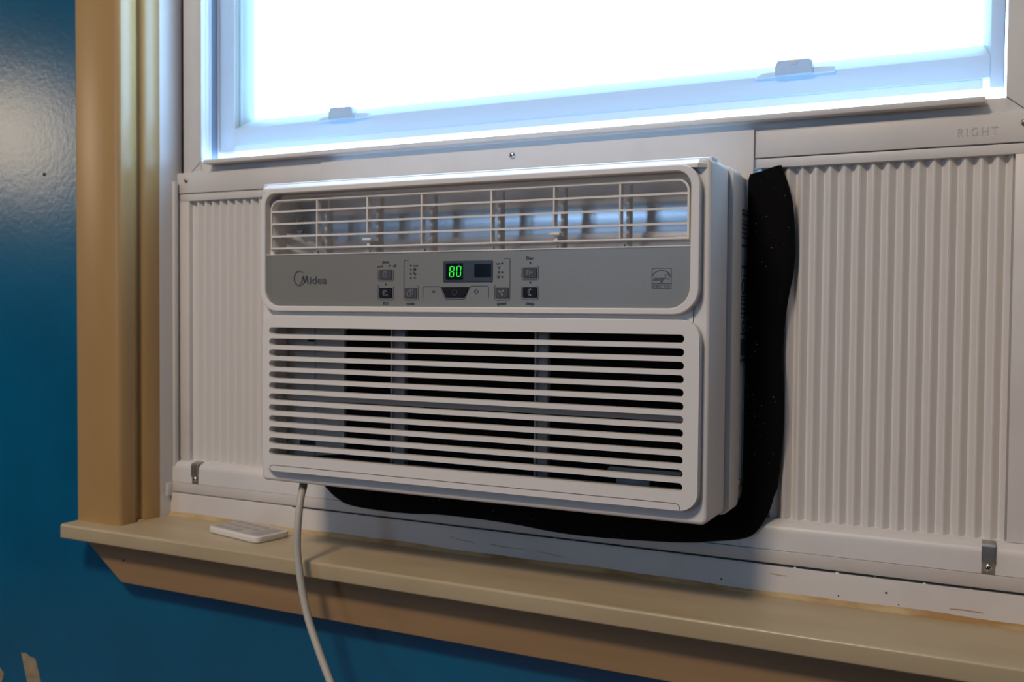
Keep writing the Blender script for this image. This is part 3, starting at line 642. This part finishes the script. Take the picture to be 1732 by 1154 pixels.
screw_parts('cabinet_screw', CXS+.0002, .0215, .0985, .0042, cab, (1, 0, 0), 'steel')
# ---- power cord
tube('power_cord', [(.0445, .014, .006), (.0445, .012, -.0044), (.0483, .002, -.0195), (.0518, -.006, -.0418), (.0543, -.010, -.0647), (.0598, -.013, -.0873), (.0667, -.016, -.1095), (.0765, -.020, -.1307), (.0899, -.025, -.1507), (.1039, -.030, -.1701), (.1240, -.037, -.196), (.150, -.044, -.23), (.175, -.046, -.30), (.18, -.03, -.42), (.17, .0, -.55)], 0.0038, 'cord', AC, 14)
tube('cord_shade', [(.0445, .014, .006), (.0445, .012, -.0044), (.0458, .0088, -.0095)], 0.0042, 'cordshade', AC, 12, 4)  # sleeve added, dark shading at the cord's top put into its colour

# ================================================================== foam strip round the cabinet
outer = [(0.5041, 0.3112), (0.5143, 0.2799), (0.5177, 0.2412), (0.5166, 0.2155), (0.5109, 0.1828), (0.5081, 0.1437), (0.51, 0.1079), (0.5102, 0.0751), (0.5067, 0.0321), (0.5, 0.0018), (0.4886, -0.021), (0.4774, -0.0304), (0.4539, -0.0358), (0.4108, -0.0417), (0.3282, -0.0458), (0.2834, -0.0454), (0.2401, -0.0425), (0.1951, -0.0412), (0.1483, -0.0414), (0.1125, -0.0439), (0.0748, -0.0444), (0.0335, -0.0424), (0.0122, -0.0358), (-0.001, -0.0242)]
outer = [(a-(0.0021 if b > 0.02 else 0.0), b) for a, b in outer]
oc = [(v.x, v.z) for v in catmull([(a, 0, b) for a, b in outer], 4)]
inner = [(0.4745, 0.3035), (0.4730, 0.29), (0.4728, 0.20), (0.4725, 0.10), (0.4725, 0.02), (0.4715, 0.006), (0.4660, 0.0020), (0.440, 0.0012), (0.300, 0.0012), (0.150, 0.0012), (0.030, 0.0012), (0.006, -0.004)]
ic = [(v.x, v.z) for v in catmull([(a, 0, b) for a, b in inner], 8)]
# resample both to the same count and sweep a puffy section between them
def resample(P, n):
    d = [0]
    for a, b in zip(P, P[1:]): d.append(d[-1]+math.dist(a, b))
    out = []; j = 0
    for i in range(n):
        t = d[-1]*i/(n-1)
        while j < len(P)-2 and d[j+1] < t: j += 1
        q = (t-d[j])/((d[j+1]-d[j]) or 1); out.append((P[j][0]+(P[j+1][0]-P[j][0])*q, P[j][1]+(P[j+1][1]-P[j][1])*q))
    return out
NF = 150; A = resample(ic, NF); B = resample(oc, NF)
bm = bmesh.new(); rings = []
sec = [(0.0, .1235), (0.0, .1060), (0.06, .1020), (0.16, .1005), (0.30, .1040), (0.42, .1072), (0.52, .1045), (0.70, .1022), (0.88, .1035), (0.97, .1075), (1.0, .1125), (1.0, .1205)]
for i in range(NF):
    ring = []
    for s, y in sec:
        x = A[i][0]+(B[i][0]-A[i][0])*s; z = A[i][1]+(B[i][1]-A[i][1])*s
        up = min(1.0, max(0.0, (z+0.010)/0.035))            # 0 along the bottom, 1 up the side
        yy = y+0.0012*math.sin(i*.21+s*3)+(0.0125-0.55*(y-0.1005))*up
        yy = min(yy, 0.1224 if z > .012 else 0.1118 if z > -.039 else 0.1092)
        ring.append(bm.verts.new((x, yy, z)))
    rings.append(ring)
for a, b in zip(rings, rings[1:]):
    for j in range(len(sec)): bm.faces.new((a[j], a[(j+1) % len(sec)], b[(j+1) % len(sec)], b[j]))
bm.faces.new(rings[0]); bm.faces.new(rings[-1])
o = obj('foam_strip', from_bm(bm), 'foam', None, 50)
tag(o, 'black foam sealing strip wrapped around the side and bottom of the air conditioner', 'foam strip')

# ================================================================== remote control on the stool
rc = empty('remote_control', (-0.0795, 0.0700, -0.0800), math.radians(-11.5)); tag(rc, 'small white remote control lying on the cream stool', 'remote control')
def flat(name, loops, z0, z1, material, parent, bev=0.0):
    me = plate_mesh(loops, 0, z1-z0, bev)
    for v in me.vertices:
        x, y, z = v.co; v.co = (x, z, z1-y)
    return obj(name, me, material, parent, 40)
flat('body', [rr(-.0450, .0450, -.0235, .0235, .0065)], 0.0004, 0.0074, 'remote', rc, 0.0012)
rf = flat('key_pad', [rr(-.0425, .0425, -.0205, .0205, .004)], 0.0070, 0.00765, 'remoteface', rc)
for i in range(3):
    for j in range(4):
        if (i, j) in ((0, 3),): continue
        x, y = -.034+j*.0155, -.0135+i*.0130
        flat('key', [rr(x-.0052, x+.0052, y-.0034, y+.0034, .0015, 3)], 0.0074, 0.0081, 'remotekey', rc, 0.0002)
flat('screen', [rr(.0225, .0405, -.0150, .0150, .001, 2)], 0.0074, 0.00785, 'remotekey', rc)

# ================================================================== torn tape on the wall
t = plate('masking_tape', [[(-.4410, -.2690), (-.4325, -.2680), (-.4250, -.2712), (-.4165, -.2716), (-.4140, -.2740), (-.4040, -.3010), (-.4000, -.3400), (-.4270, -.3420), (-.4300, -.3050)]], WALL-.0007, WALL, 'tape'); tag(t, 'torn strip of old masking tape hanging on the blue wall', 'tape')
t = plate('masking_tape', [[(-.4980, -.2870), (-.4835, -.2955), (-.4755, -.3020), (-.4765, -.3080), (-.4800, -.3140), (-.4850, -.3400), (-.5060, -.3400)]], WALL-.0007, WALL, 'tape'); tag(t, 'scrap of masking tape at the bottom left corner of the photo', 'tape')
